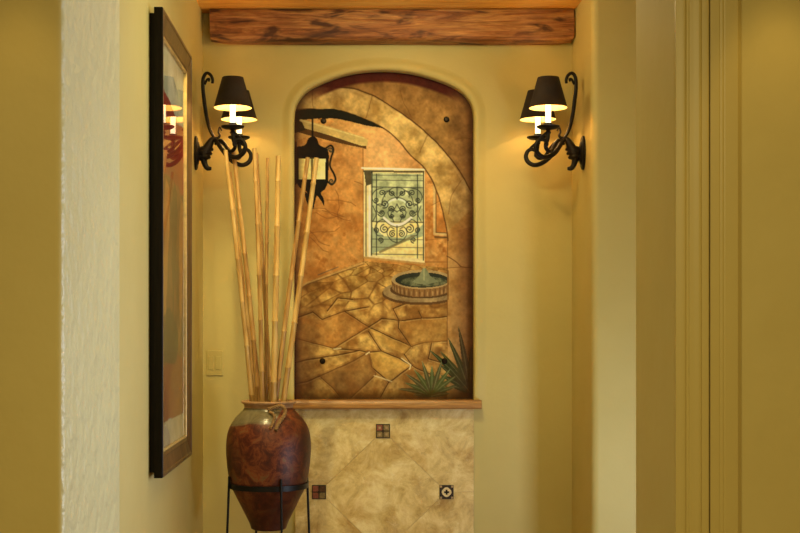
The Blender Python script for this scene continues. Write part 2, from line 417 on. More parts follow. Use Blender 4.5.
b = beam('ceiling_beam', -0.70, 1.092, 6.27, 6.379, 2.915, 3.071, 3.1)
tag(b, 'rough-hewn brown timber beam under the ceiling above the arched niche', 'beam')

# ------------------------------------------------------------------ shelf under the mural
bm = bmesh.new()
pr = [(6.385, 0), (6.317, 0), (6.309, 0.006), (6.307, 0.02), (6.309, 0.032), (6.314, 0.038), (6.314, 0.044), (6.385, 0.044)]
zsh = Z(409.2, 6.31); xs = (X(290, 6.31), X(482, 6.31))
for x_ in xs: pass
A = [bm.verts.new((xs[0], y_, zsh + z_)) for y_, z_ in pr]; B = [bm.verts.new((xs[1], y_, zsh + z_)) for y_, z_ in pr]
for k in range(len(pr)): bm.faces.new((A[k], A[(k + 1) % len(pr)], B[(k + 1) % len(pr)], B[k]))
bm.faces.new(A); bm.faces.new(B)
# shelf board runs into the niche under the mural
box(bm, X(294.5, YB), X(473.5, YB), 6.384, 6.46, zsh + 0.012, zsh + 0.043)
sh = fin('wall_shelf', bm, M['shelf'], bevel=0.003)
tag(sh, 'brown wooden ledge along the bottom of the arched mural', 'shelf')

# ------------------------------------------------------------------ stone panel below, mitred slabs and accent tiles
YS = 6.362
panel = empty('stone_panel', (0.16, 6.37, 0.3))
tag(panel, 'cream travertine wall panel with small accent tiles below the wooden ledge', 'stone panel')
px0, px1 = X(295, YS), X(474, YS); zt = zsh - 0.001; zb_ = 0.02
cpx = {'top': (383, 431), 'left': (319, 492), 'right': (446.5, 492)}
cw = {k: (X(a, YS), Z(b_, YS)) for k, (a, b_) in cpx.items()}
cw['bottom'] = (cw['top'][0], 2 * cw['left'][1] - cw['top'][1])
bm = bmesh.new(); box(bm, px0 + 0.002, px1 - 0.002, YS + 0.003, 6.381, zb_, zt); off(fin('grout', bm, M['grout']), panel)
g = 0.0009
def slab(poly):
    bm = bmesh.new()
    ar = sum(poly[i - 1][0] * poly[i][1] - poly[i][0] * poly[i - 1][1] for i in range(len(poly)))
    if ar < 0: poly = poly[::-1]
    P2 = []
    for i, p in enumerate(poly):      # inset each edge by the joint
        a, b_, c_ = Vector(poly[i - 1]), Vector(p), Vector(poly[(i + 1) % len(poly)])
        e1 = (b_ - a).normalized(); e2 = (c_ - b_).normalized()
        n1 = Vector((-e1.y, e1.x)); n2 = Vector((-e2.y, e2.x))
        m_ = (n1 + n2); m_ = m_ / max(m_.dot(n1), 0.3); P2.append(b_ + m_ * g)
    A = [bm.verts.new((p.x, YS, p.y)) for p in P2]; B = [bm.verts.new((p.x, 6.375, p.y)) for p in P2]
    n_ = len(P2)
    for k in range(n_): bm.faces.new((A[k], A[(k + 1) % n_], B[(k + 1) % n_], B[k]))
    bm.faces.new(A); bm.faces.new(B)
    off(fin('stone_slab', bm, M['stone'], bevel=0.0012, seg=1), panel)
T_, L_, R_, B_ = cw['top'], cw['left'], cw['right'], cw['bottom']
zm = L_[1]
slab([T_, R_, B_, L_])
slab([(px0, zt), (px1, zt), (px1, zm), R_, T_, L_, (px0, zm)])
slab([(px0, zm), L_, B_, (B_[0], zb_), (px0, zb_)])
slab([(px1, zm), (px1, zb_), (B_[0], zb_), B_, R_])
def flat(bm, poly, ya, yb, mi=0):
    A = [bm.verts.new((p[0], ya, p[1])) for p in poly]; B = [bm.verts.new((p[0], yb, p[1])) for p in poly]
    n_ = len(poly)
    for k in range(n_): bm.faces.new((A[k], A[(k + 1) % n_], B[(k + 1) % n_], B[k])).material_index = mi
    bm.faces.new(A).material_index = mi; bm.faces.new(B).material_index = mi
def sq(cx, cz, h): return [(cx - h, cz - h), (cx + h, cz - h), (cx + h, cz + h), (cx - h, cz + h)]
def accent(key, kind):
    cx, cz = cw[key]; h = 0.035
    bm = bmesh.new(); flat(bm, sq(cx, cz, h), YS - 0.004, YS + 0.004, 0)
    q = h * 0.48
    if kind == 'quad':
        cols = (1, 3, 3, 3) if key == 'top' else (1, 2, 1, 3)
        for i, (sx, sz) in enumerate(((-1, 1), (1, 1), (-1, -1), (1, -1))):
            flat(bm, sq(cx + sx * q, cz + sz * q, h * 0.40), YS - 0.0055, YS - 0.0035, cols[i])
            flat(bm, sq(cx + sx * q, cz + sz * q, h * 0.16), YS - 0.0068, YS - 0.005, 6 if key == 'top' else cols[i])
        flat(bm, [(cx, cz - h * .3), (cx + h * .3, cz), (cx, cz + h * .3), (cx - h * .3, cz)], YS - 0.0075, YS - 0.004, 4)
    else:
        n_ = 32; rr = []
        for s_ in (0.62, 0.50):      # scalloped cream ring
            rr.append([(cx + h * s_ * (1 + 0.12 * abs(math.cos(2 * a))) * math.cos(a), cz + h * s_ * (1 + 0.12 * abs(math.cos(2 * a))) * math.sin(a)) for a in [2 * PI * k / n_ for k in range(n_)]])
        V = [[bm.verts.new((p[0], y_, p[1])) for p in ring] for ring in rr for y_ in (YS - 0.0065, YS - 0.003)]
        for k in range(n_):
            k2 = (k + 1) % n_
            for a, b_ in ((0, 2), (0, 1), (2, 3)):
                bm.faces.new((V[a][k], V[a][k2], V[b_][k2], V[b_][k])).material_index = 5
        bm.faces.new(V[2]).material_index = 5
        for a, b_ in ((.36, .13), (.13, .36)):
            flat(bm, [(cx - h * a, cz - h * b_), (cx + h * a, cz - h * b_), (cx + h * a, cz + h * b_), (cx - h * a, cz + h * b_)], YS - 0.0078, YS - 0.0035, 4)
        for sx in (-1, 1):
            for sz in (-1, 1): flat(bm, sq(cx + sx * h * .8, cz + sz * h * .8, h * .15), YS - 0.006, YS - 0.0035, 6)
    o = fin('accent_tile', bm, [M['tile_dark'], M['tile_red'], M['tile_brown'], M['tile_grey'], M['tile_dark'], M['tile_cream'], M['tile_tan']], bevel=0)
    o['label'] = {'top': 'small square bronze accent tile divided in four, centred under the ledge', 'left': 'small square reddish brown accent tile beside the jar', 'right': 'dark accent tile with cream ring and cross'}[key]
    off(o, panel)
accent('top', 'quad'); accent('left', 'quad'); accent('right', 'ring')

# ------------------------------------------------------------------ the mural: colours of the painting on a fine grid
U0, U1, V0, V1 = 293.0, 475.0, 69.0, 401.0; RES = 2
W_, H_ = int((U1 - U0) * RES) + 1, int((V1 - V0) * RES) + 1
uu, vv = np.meshgrid(np.linspace(U0, U1, W_), np.linspace(V0, V1, H_))
rng = np.random.RandomState(7)
def vnoise(x, y, seed):
    r_ = np.random.RandomState(seed); T = r_.rand(64, 64)
    xi = np.floor(x).astype(int); yi = np.floor(y).astype(int); fx = x - xi; fy = y - yi
    fx = fx * fx * (3 - 2 * fx); fy = fy * fy * (3 - 2 * fy)
    g_ = lambda a, b: T[a % 64, b % 64]
    return (g_(xi, yi) * (1 - fx) + g_(xi + 1, yi) * fx) * (1 - fy) + (g_(xi, yi + 1) * (1 - fx) + g_(xi + 1, yi + 1) * fx) * fy
def fbm(s, seed, oct=4, ax=1, ay=1):
    o = 0; a = 1; t_ = 0
    for k in range(oct):
        o = o + a * vnoise(uu * ax / s * 2 ** k + 3.3 * k, vv * ay / s * 2 ** k + 1.7 * k, seed + k); t_ += a; a *= 0.55
    return o / t_
wx = (fbm(14, 3) - .5) * 3; wy = (fbm(14, 9) - .5) * 3
def inpoly(poly, wob=0.0):
    x = uu + wx * wob; y = vv + wy * wob; ins = np.zeros(x.shape, bool); n_ = len(poly)
    for i in range(n_):
        xa, ya = poly[i]; xb, yb = poly[(i + 1) % n_]
        if ya == yb: continue
        c = ((ya > y) != (yb > y)) & (x < (xb - xa) * (y - ya) / (yb - ya) + xa); ins ^= c
    return ins
def dist(pts, wob=0.0):
    x = uu + wx * wob; y = vv + wy * wob; d = np.full(x.shape, 1e9)
    for (xa, ya), (xb, yb) in zip(pts, pts[1:]):
        dx, dy = xb - xa, yb - ya; l2 = dx * dx + dy * dy + 1e-9
        t_ = np.clip(((x - xa) * dx + (y - ya) * dy) / l2, 0, 1)
        d = np.minimum(d, np.hypot(x - xa - t_ * dx, y - ya - t_ * dy))
    return d
def sp(pts, n=5): return [(v.x, v.y) for v in catmull([(a, b, 0) for a, b in pts], n)]
img = np.zeros((H_, W_, 3))
def put(mask, col):
    m_ = np.clip(mask.astype(float), 0, 1)[..., None]; img[:] = img * (1 - m_) + np.asarray(col, float) * m_
def stroke(pts, w_, col, a=1.0, wob=0.0):
    put(np.clip((w_ + 0.5 - dist(pts, wob)) / 0.8, 0, 1) * a, col)
def mott(mask, c1, c2, s, seed, p=1.0):
    f_ = np.clip((fbm(s, seed) - 0.3) / 0.4, 0, 1)[..., None] ** p
    put(mask, np.asarray(c1) * (1 - f_) + np.asarray(c2) * f_)
full = np.ones(uu.shape, bool)
mott(full, (166, 98, 38), (214, 150, 74), 16, 21); mott(np.clip((fbm(5, 23) - .5) * 4, 0, 1), (214, 150, 76), (150, 84, 30), 7, 24)                     # courtyard walls
glow = np.exp(-(((uu - 385) / 45) ** 2 + ((vv - 150) / 40) ** 2))
put(glow * 0.6, (250, 196, 128))  # bright centre of the painting, with some of the spot's pool painted in
put(inpoly([(293, 140), (363, 145), (364, 262), (296, 292)]) * 0.35, (160, 98, 40))
for k in range(9):                                                    # hair cracks of the painted plaster
    x_, y_ = rng.uniform(300, 360), rng.uniform(170, 255); a_ = rng.uniform(-0.6, 0.6); q = [(x_, y_)]
    for _ in range(5): a_ += rng.uniform(-.6, .6); x_ += 6 * math.cos(a_); y_ += 6 * math.sin(a_); q.append((x_, y_))
    stroke(q, 0.3, (110, 60, 24), 0.6)
# floor region
floor_poly = [(293, 291), (307, 282), (340, 270), (364, 261), (394, 264), (424, 266), (448, 268), (448, 402), (293, 402)]
fl = inpoly(floor_poly)
mott(fl, (140, 88, 34), (210, 158, 76), 11, 33); put(fl * np.clip((fbm(6, 37) - .52) * 2.2, 0, .4), (110, 68, 28))
zz_ = 1 / np.clip(vv - 235, 6, None); fxx = (uu - 390) * zz_ * 3.0; fyy = zz_ * 120
pts_ = np.stack([rng.uniform(-12, 6, 900), rng.uniform(0, 6, 900)], 1)
sel = fl & (vv < 318); xs_, ys_ = fxx[sel], fyy[sel]
D = np.full((2, xs_.size), 1e9); idx = np.zeros(xs_.size, int)
for i, (a_, b_) in enumerate(pts_[:230]):
    d_ = np.hypot((xs_ - a_) * 0.55, ys_ - b_) 
    m_ = d_ < D[0]; D[1] = np.where(m_, D[0], np.minimum(D[1], d_)); idx[m_] = i; D[0] = np.where(m_, d_, D[0])
tone = rng.uniform(-22, 22, 900)[idx]; edge = np.clip(1 - (D[1] - D[0]) / 0.07, 0, 1)
fade = np.clip((318 - vv[sel]) / 16, 0, 1)
c_ = img[sel] + (tone * fade)[:, None] * np.array([1, .8, .5]); e_ = (edge * fade * .85)[:, None]
img[sel] = c_ * (1 - e_) + np.array([104, 60, 22]) * e_
def z5(pts): return [(280 + a * 0.3376, 230 + b_ * 0.3376) for a, b_ in pts]
joints = [[(330, 205), (380, 215)], [(140, 240), (170, 200), (215, 205)], [(45, 262), (98, 243), (125, 265), (190, 240), (262, 228)], [(45, 320), (100, 336), (160, 350), (205, 322), (262, 287), (190, 240)], [(160, 350), (235, 356), (262, 362)],
          [(262, 287), (318, 312), (388, 345), (430, 332), (497, 328)], [(45, 392), (92, 382), (160, 372), (235, 356)], [(118, 432), (190, 400), (262, 362)], [(262, 362), (286, 428), (246, 462), (212, 495)],
          [(118, 432), (150, 462), (178, 495)], [(262, 362), (272, 405), (322, 450), (392, 402), (352, 380), (300, 358), (262, 362)], [(322, 450), (298, 495)], [(392, 402), (450, 430), (500, 470)],
          [(388, 345), (368, 368), (392, 402)], [(262, 287), (300, 262), (352, 268), (420, 262), (497, 256)], [(352, 268), (335, 232), (380, 215)], [(300, 358), (262, 300)], 
          [(45, 455), (80, 448), (118, 432)], [(420, 262), (412, 240)], [(388, 345), (350, 290), (352, 268)], [(450, 332), (440, 380), (497, 400)]]
for q in joints:
    q = z5(q); stroke(q, 2.2, (120, 72, 28), 0.35, .5); stroke([(a + .6, b_ + 1.2) for a, b_ in q], 0.5, (206, 160, 84), 0.5, .5); stroke(q, 0.42, (66, 34, 12), 0.9, .5)
for poly, cc, al in ((z5([(118, 432), (262, 362), (286, 428), (212, 495), (178, 495)]), (128, 80, 34), .55), (z5([(268, 365), (300, 360), (388, 402), (322, 446), (275, 405)]), (206, 150, 62), .5),
                     (z5([(45, 325), (160, 350), (262, 287), (190, 240), (125, 265), (60, 262)]), (156, 92, 36), .5), (z5([(388, 345), (497, 328), (497, 262), (352, 272)]), (166, 108, 42), .5),
                     (z5([(262, 290), (388, 345), (372, 368), (300, 340)]), (196, 142, 60), .45)):
    put(inpoly(poly, .5) * al, cc)
for q in (z5([(255, 368), (265, 362)]), z5([(360, 380), (388, 400), (384, 412)]), z5([(280, 432), (330, 448)]), z5([(180, 350), (160, 352)])): stroke(q, 0.5, (236, 206, 140), 0.8, .3)
stroke([(293, 292), (307, 283), (364, 262.5)], 0.8, (196, 146, 78), .8); stroke([(293, 293.5), (307, 284.5), (364, 264)], 0.4, (96, 60, 28), .7)
stroke([(318, 275), (338, 267)], 0.35, (70, 60, 50), .7)
# right painted wall bits
stroke([(363, 146), (363.5, 262)], 0.4, (128, 74, 30), .7); stroke([(425, 262), (447, 262)], 0.4, (128, 76, 32), .6); stroke([(427, 240), (447, 238)], 0.3, (128, 76, 32), .5)
stroke([(434.5, 186), (434.5, 234), (447, 234.5)], 1.2, (196, 158, 96), .9); stroke([(436, 187), (436, 232.5), (447, 233)], 0.3, (80, 56, 30), .9); stroke([(435, 237), (447, 237.5)], .7, (70, 48, 28), .8)
# gate
gp = [(364, 168), (425, 169.5), (425, 263), (364, 257)]
put(inpoly(gp), (222, 190, 126)); stroke([(362, 168), (426, 169.5)], 0.7, (246, 226, 176)); put(inpoly([(363.5, 170), (424.5, 171), (424.5, 172.6), (363.5, 172.4)]), (92, 74, 44))
put(inpoly([(364, 171), (373, 171), (371.5, 184), (366, 186)]), (84, 70, 44))
gi = inpoly([(371.5, 173), (423.5, 174), (423.5, 259), (371.5, 254)])
mott(gi, (142, 140, 98), (196, 188, 132), 7, 51)
mott(inpoly([(371.5, 221), (423.5, 221), (423.5, 259), (371.5, 255)]), (226, 190, 112), (240, 214, 140), 9, 52)
put(inpoly([(371.5, 226), (384, 236), (400, 238), (414, 233), (423.5, 224), (423.5, 236), (404, 242), (374, 253), (371.5, 254)]) * .8, (140, 146, 108))
BK = (44, 44, 34)
for y_, wd in ((175, .2), (180, .25), (187, .35), (221.5, .5), (239, .2), (247, .2), (254, .3)): stroke([(372, y_), (423.5, y_ + .8)], wd, BK, .75)
stroke([(366, 186), (366, 256)], .5, (96, 84, 52)); stroke([(369.5, 186), (369.5, 256)], .9, (248, 228, 170))
stroke([(372, 172), (371.5, 255)], .45, BK); stroke([(376.5, 174), (376.5, 255)], .3, BK); stroke([(417.5, 175), (417.5, 258)], .35, BK, .9); stroke([(423.5, 173), (423.5, 260)], .5, (70, 60, 40))
def spiral(cx, cy, r0, turns, a0, s=1, wd=.42, al=.95):
    q = []
    for k in range(int(turns * 14) + 1):
        a = a0 + s * k / 14 * 2 * PI; rr = r0 * (1 - k / (turns * 14 + 3)); q.append((cx + rr * math.cos(a), cy + rr * math.sin(a)))
    stroke(q, wd, BK, al)
cx_ = 397
stroke(sp([(381, 206), (384, 196), (391, 189), (397, 187.5), (403, 189), (411, 196), (414, 206)]), .3, BK, .85)
stroke(sp([(386, 206), (390, 201), (397, 199), (404, 201), (409, 206)]), 1.0, (206, 206, 166), .9); stroke(sp([(385, 205), (390, 199.5), (397, 197.5), (404, 199.5), (410, 205)]), .3, BK, .8)
stroke(sp([(384, 218), (390, 223), (397, 225), (404, 223), (411, 218)]), 1.2, (244, 234, 190), .95); stroke(sp([(384, 220), (390, 225), (397, 227), (404, 225), (411, 220)]), .3, BK, .85)
for s_ in (-1, 1):
    for (ox, oy, r0, tr, a0) in ((12.5, 204, 4.2, 1.6, 1.2), (15, 193, 3.4, 1.4, 2.6), (5, 193, 3.0, 1.5, -.8), (15.5, 213, 3.6, 1.6, .4), (6, 209, 3.4, 1.6, 2.2), (12.5, 229, 4.6, 1.7, -1.4), (4.5, 234, 3.6, 1.6, -2.2), (5.5, 216, 2.6, 1.4, 0), (16.5, 240, 3.0, 1.4, 1.6), (21, 200, 2.6, 1.5, 1), (21, 230, 2.8, 1.5, 2)):
        spiral(cx_ + s_ * ox, oy, r0, tr, a0 if s_ > 0 else PI - a0, s_)
for s_ in (-1, 1):
    for q in ([(397, 243), (403, 240), (407, 233), (404, 227), (400, 229)], [(409, 206), (415, 204), (418, 208), (415, 213), (411, 211)], [(397, 199), (401, 194), (406, 191), (410, 193), (409, 197)], [(411, 219), (416, 222), (419, 228), (417, 235), (411, 236)], [(397, 212), (402, 209), (406, 212), (404, 217), (400, 216)], [(414, 206), (420, 202), (422, 196), (418, 190), (411, 188)], [(421, 206), (418, 214), (421, 221)], [(400, 222), (403, 214), (399, 208), (397, 204)]):
        stroke(sp([(cx_ + s_ * (a - 397), b_) for a, b_ in q]), .32, BK, .85)
stroke([(cx_, 187), (cx_, 199)], .35, BK, .9); stroke([(cx_, 226), (cx_, 243)], .4, BK, .9)
stroke([(380, 252), (414, 236)], 1.1, (112, 98, 62), .8); stroke([(364, 257.5), (425, 264)], .9, (176, 128, 66), .9)
# outer wall above the big arch, the arch band and its dark soffit
outer_c = sp([(286, 97), (300, 91), (318, 87), (345.6, 88), (362, 91), (378, 98), (405, 116), (428, 134), (450, 158), (464, 178), (476, 202)])
inner_c = sp([(286, 110), (310, 109), (329, 109.5), (345, 112), (362, 118), (382, 127.5), (393, 135), (411, 155), (424, 168), (434, 185), (441, 204), (446, 224), (447.5, 240)])
band = outer_c + [(476, 402), (447.5, 402)] + inner_c[::-1]
mott(inpoly(band, .6), (158, 114, 54), (220, 174, 98), 13, 61)
put(inpoly(outer_c + [(476, 60), (286, 60)], .6), (132, 88, 40)); mott(inpoly(outer_c + [(476, 60), (286, 60)], .6), (120, 80, 36), (170, 118, 58), 13, 71)
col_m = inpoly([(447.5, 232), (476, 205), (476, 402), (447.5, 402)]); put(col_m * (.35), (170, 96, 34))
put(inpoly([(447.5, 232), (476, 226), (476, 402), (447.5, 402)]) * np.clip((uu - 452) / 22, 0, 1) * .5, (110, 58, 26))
stroke(outer_c, .55, (74, 42, 18), .9, .6); stroke([(a - 1.5, b_ + 2) for a, b_ in outer_c], .9, (206, 164, 96), .35, .6)
stroke(inner_c, .55, (84, 48, 20), .9, .6); stroke([(447.5, 238), (447.2, 345)], .35, (100, 60, 26), .7)
stroke(sp([(447, 256), (456, 262), (462, 267), (474, 268)]), .4, (84, 46, 20), .8, .6); stroke(sp([(447, 268), (462, 267)]), .3, (84, 46, 20), .6)
for q in ([(400, 90), (404, 103), (412, 118)], [(312, 88), (313, 108)], [(428, 134), (420, 152)], [(372, 96), (366, 118)], [(455, 140), (462, 138), (470, 139)], [(432, 205), (441, 200)], [(462, 180), (452, 196), (449, 214)]): stroke(sp(q), .25, (96, 56, 24), .55, .8)
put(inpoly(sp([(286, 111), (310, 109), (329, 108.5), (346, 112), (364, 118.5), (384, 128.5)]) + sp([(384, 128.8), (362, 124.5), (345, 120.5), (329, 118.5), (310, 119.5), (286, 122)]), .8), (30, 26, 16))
# painted roof beam
put(inpoly([(296, 124), (330, 133), (366, 145), (366, 149), (330, 141), (296, 132)], .5), (84, 52, 24))
put(inpoly([(300, 119), (330, 127), (362, 136.5), (368, 140), (367, 145.5), (362, 146), (330, 135.5), (300, 127)], .3), (200, 160, 88)); stroke([(300, 120), (364, 138)], .5, (224, 190, 116), .8)
put(inpoly([(293, 119), (302, 122), (305, 130), (293, 134)], .6), (46, 34, 18))
# lantern
LK = (20, 16, 12)
stroke([(312.5, 119), (312.5, 140)], .7, LK)
put(inpoly(sp([(294, 152), (297, 147), (305, 145), (308, 139), (312.5, 136), (317, 139), (319.5, 145), (327, 149), (329, 156)]) + [(329, 158.5), (294, 158.5)], .3), LK)
put(inpoly([(294, 157), (329, 158), (328, 183), (294, 182)]), LK); put(inpoly([(298.6, 158.5), (325.6, 159), (325, 179.5), (299, 179)]), (238, 214, 130)); stroke([(312, 158), (312, 180)], .7, (60, 44, 18))
put(inpoly([(298.6, 158.5), (304, 158.5), (303, 179), (299, 179)]) * .4, (214, 166, 74))
put(inpoly(sp([(296, 182), (300, 188), (306, 191), (308, 197), (311, 203), (313, 209), (315, 202), (317, 196), (322, 202), (324, 206), (324, 199), (321, 193), (325, 189), (328, 182)], 3), .3), LK)
put(inpoly(sp([(304, 190), (306, 200), (309, 206), (310, 196)], 3)), LK)
for s_ in (1,):
    stroke(sp([(326, 148), (331, 145.5), (333.5, 150), (331, 158), (330, 166), (334, 174), (335.5, 180), (332, 184.5), (328, 182)]), .8, LK); spiral(331.5, 181, 3, 1.2, 0, 1, .6); spiral(330.5, 150.5, 3, 1.2, 3, 1, .6)
put(inpoly([(293, 140), (297, 142), (297, 184), (293, 186)]), (34, 26, 16))
# fountain (in front of the wall, left of the column)
clip = uu < 447.2
def ell(cx, cy, rx, ry): return (((uu - cx) / rx) ** 2 + ((vv - cy) / ry) ** 2 < 1) & clip
put(ell(421, 293.5, 39, 11.5), (92, 58, 28)); mott(ell(421, 291.5, 38, 11), (122, 92, 52), (160, 124, 74), 7, 81); put(ell(422, 289.5, 32, 9) , (84, 54, 28))
side = (ell(422, 287.5, 30, 9.5) | (ell(422, 281, 30, 10) )) ; put(side, (132, 88, 44))
for k in range(18):
    a = PI * k / 17; x_ = 422 - 30 * math.cos(a); stroke([(x_, 281 + 8.5 * math.sin(a)), (422 - 29 * math.cos(a), 288 + 8.5 * math.sin(a))], .45, (92, 58, 30), .85 * (x_ < 447))
    if k < 17:
        a2 = PI * (k + .5) / 17; x2 = 422 - 29.5 * math.cos(a2)
        if x2 < 446: stroke([(x2, 284 + 8.5 * math.sin(a2)), (x2, 287 + 8.5 * math.sin(a2))], .55, (190, 148, 88), .5)
put(ell(422, 279.5, 30.5, 9.6), (166, 130, 78)); put(ell(422, 280, 27, 7.6), (44, 42, 30)); mott(ell(424, 281.5, 23, 5), (54, 54, 34), (112, 104, 66), 4, 83)
put(inpoly([(412, 282), (419, 276), (423, 268), (426, 268), (430, 276), (438, 282), (425, 285)], .4) & clip, (120, 114, 76)); stroke([(424, 268), (424, 280)], .5, (164, 150, 100), .7)
put((~clip) & (uu < 449) & (vv > 270) & (vv < 300), (128, 82, 36))
# plants
def leaf(x0_, y0_, x1_, y1_, w_, c1, c2):
    dx, dy = x1_ - x0_, y1_ - y0_; l_ = math.hypot(dx, dy); nx_, ny_ = -dy / l_, dx / l_; b = 0.12 * l_ * (1 if dx > 0 else -1)
    mx, my = x0_ + dx * .45, y0_ + dy * .45 - abs(b) * .4
    q = sp([(x0_ - nx_ * w_ * .5, y0_ - ny_ * w_ * .5), (mx - nx_ * w_, my - ny_ * w_), (x1_, y1_), (mx + nx_ * w_, my + ny_ * w_), (x0_ + nx_ * w_ * .5, y0_ + ny_ * w_ * .5)], 4)
    put(inpoly(q), c1); stroke([(x0_, y0_), (mx, my), (x1_, y1_)], .25, c2, .8)
dk = np.clip((uu - 447) / 20, 0, 1) * np.clip((vv - 350) / 35, 0, 1); put(dk * .8, (34, 30, 18)); 
for a, l_ in ((-162, 20), (-150, 34), (-138, 40), (-126, 50), (-112, 58), (-100, 66), (-88, 46), (-134, 58)): leaf(470, 392, 470 + l_ * math.cos(math.radians(a)) , 392 + l_ * math.sin(math.radians(a)), 3.0, (44 + l_ % 17, 48 + l_ % 13, 24), (112, 104, 58))
for a, l_ in ((-176, 18), (-168, 34), (-154, 30), (-140, 34), (-124, 32), (-106, 36), (-90, 30), (-74, 36), (-56, 32), (-40, 30), (-22, 26), (-8, 18)): leaf(432, 396, 432 + l_ * math.cos(math.radians(a)), 396 + l_ * math.sin(math.radians(a)), 2.5, (68 + l_ % 21, 72 + l_ % 17, 36), (146, 138, 82))
# dark edges and maroon head band, with light falloff and niche shade painted in
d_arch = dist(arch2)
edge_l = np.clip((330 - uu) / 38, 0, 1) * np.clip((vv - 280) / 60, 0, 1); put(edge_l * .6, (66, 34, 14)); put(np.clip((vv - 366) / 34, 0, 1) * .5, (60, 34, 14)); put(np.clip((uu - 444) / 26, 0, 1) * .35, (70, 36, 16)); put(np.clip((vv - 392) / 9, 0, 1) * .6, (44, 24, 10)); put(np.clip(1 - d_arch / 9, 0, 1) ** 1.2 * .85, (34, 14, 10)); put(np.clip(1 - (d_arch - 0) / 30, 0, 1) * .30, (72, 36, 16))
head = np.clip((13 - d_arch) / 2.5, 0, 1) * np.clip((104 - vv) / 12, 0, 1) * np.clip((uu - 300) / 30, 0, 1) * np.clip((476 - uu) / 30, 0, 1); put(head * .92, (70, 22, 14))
img *= (1 + (fbm(2.2, 91, 3)[..., None] - .5) * .20); img *= (1 + (fbm(8, 95, 3)[..., None] - .5) * .26)
img = np.clip(img, 4, 250)
lin_img = np.clip(lin(img) * np.array([1.20, 1.50, 2.05]), 0, 0.88)
# mesh
inside = inpoly(offset_out([(a, b_) for a, b_ in arch2], -1.0) + [(474, 402), (294, 402)]) | inpoly(arch2)
vid = np.arange(H_ * W_).reshape(H_, W_)
quads = np.stack([vid[:-1, :-1], vid[1:, :-1], vid[1:, 1:], vid[:-1, 1:]], -1)
keep = inside[:-1, :-1] | inside[1:, 1:] | inside[1:, :-1] | inside[:-1, 1:]
quads = quads[keep]
used = np.unique(quads); remap = -np.ones(H_ * W_, int); remap[used] = np.arange(used.size); quads = remap[quads]
YM = 6.432
co = np.zeros((used.size, 3)); co[:, 1] = YM; co[:, 0] = ((uu.ravel()[used] - 352) * YM / F); co[:, 2] = 1.5 + (328 - vv.ravel()[used]) * YM / F
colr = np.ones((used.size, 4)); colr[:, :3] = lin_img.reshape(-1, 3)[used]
me = bpy.data.meshes.new('mural')
me.vertices.add(used.size); me.vertices.foreach_set('co', co.ravel())
me.loops.add(quads.size); me.loops.foreach_set('vertex_index', quads.ravel().astype(np.int32))
me.polygons.add(len(quads)); me.polygons.foreach_set('loop_start', (np.arange(len(quads)) * 4).astype(np.int32))
me.update(calc_edges=True); me.validate()
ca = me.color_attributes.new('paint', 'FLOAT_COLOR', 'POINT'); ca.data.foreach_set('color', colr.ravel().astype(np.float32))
def painted(name, gain, rough, spec=0.5):
    t = NT(name); a = t.n('ShaderNodeAttribute', attribute_name='paint')
    t.base(t.mix(1.0, a.outputs['Color'], gain, 'MULTIPLY')); t.set(Roughness=rough)
    t.bump(t.noise(90, 4, 0.6), 0.15, 0.002); return t.m
M['mural'] = painted('oil_painted_plaster', (1, 1, 1, 1), 0.75)
M['mural'].node_tree.nodes['Principled BSDF'].inputs['Specular IOR Level'].default_value = 0.12
mural = empty('mural', (0.16, YM, 1.2))
tag(mural, 'arched painted mural of a stone courtyard with gate and fountain in the niche', 'mural')
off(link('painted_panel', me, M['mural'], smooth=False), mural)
bm = bmesh.new(); box(bm, X(297, 6.38), X(471, 6.38), YM + 0.004, YM + 0.02, 1.16, 2.5); off(fin('backing_board', bm, M['frame_dark']), mural)
for a, b_ in ((323.5, 121), (446.5, 119.5), (322.5, 361), (444.5, 361)):
    bm = bmesh.new(); lathe(bm, [(0.0, -0.004), (0.013, -0.004), (0.0145, 0.0), (0.0145, 0.004), (0.011, 0.007), (0.0095, 0.0085), (0.009, 0.010), (0.0, 0.0105)], n=16, cap=False)
    bmesh.ops.rotate(bm, verts=bm.verts, matrix=Matrix.Rotation(PI / 2, 3, 'X'))
    bmesh.ops.translate(bm, verts=bm.verts, vec=(X(a, YM), YM - 0.0, Z(b_, YM)))
    off(fin('bolt', bm, M['bolt'], smooth=True, auto=35), mural)

# ------------------------------------------------------------------ framed picture under glass on the left wall
ya, yb, za, zb2 = 4.672, 5.522, 0.95, 2.676
pic = empty('framed_picture', (XL, 5.1, za))
tag(pic, 'tall picture under glass in a black and bronze frame on the left wall', 'picture')
# profile: (inset from outer edge, distance from wall)
def rails(prof, name, mats, mi_of):
    bm = bmesh.new(); R_ = []
    for ins, h in prof:
        R_.append([bm.verts.new((XL + h, y_, z_)) for y_, z_ in ((ya + ins, za + ins), (yb - ins, za + ins), (yb - ins, zb2 - ins), (ya + ins, zb2 - ins))])
    for i, (a, b_) in enumerate(zip(R_, R_[1:])):
        for k in range(4): bm.faces.new((a[k], a[(k + 1) % 4], b_[(k + 1) % 4], b_[k])).material_index = mi_of(i)
    return off(fin(name, bm, mats, bevel=0), pic)
rails([(0.085, 0.020), (0.0, 0.020), (0.0, 0.050), (0.003, 0.053), (0.014, 0.053), (0.018, 0.050), (0.066, 0.041), (0.070, 0.043), (0.076, 0.042), (0.085, 0.037), (0.085, 0.020)], 'frame', [M['frame_dark'], M['frame_brown']], lambda i: 0 if i < 3 else 1)
rails([(0.084, 0.026), (0.084, 0.039), (0.087, 0.042), (0.090, 0.042), (0.093, 0.038), (0.093, 0.026), (0.084, 0.026)], 'inner_trim', M['gilt'], lambda i: 0)
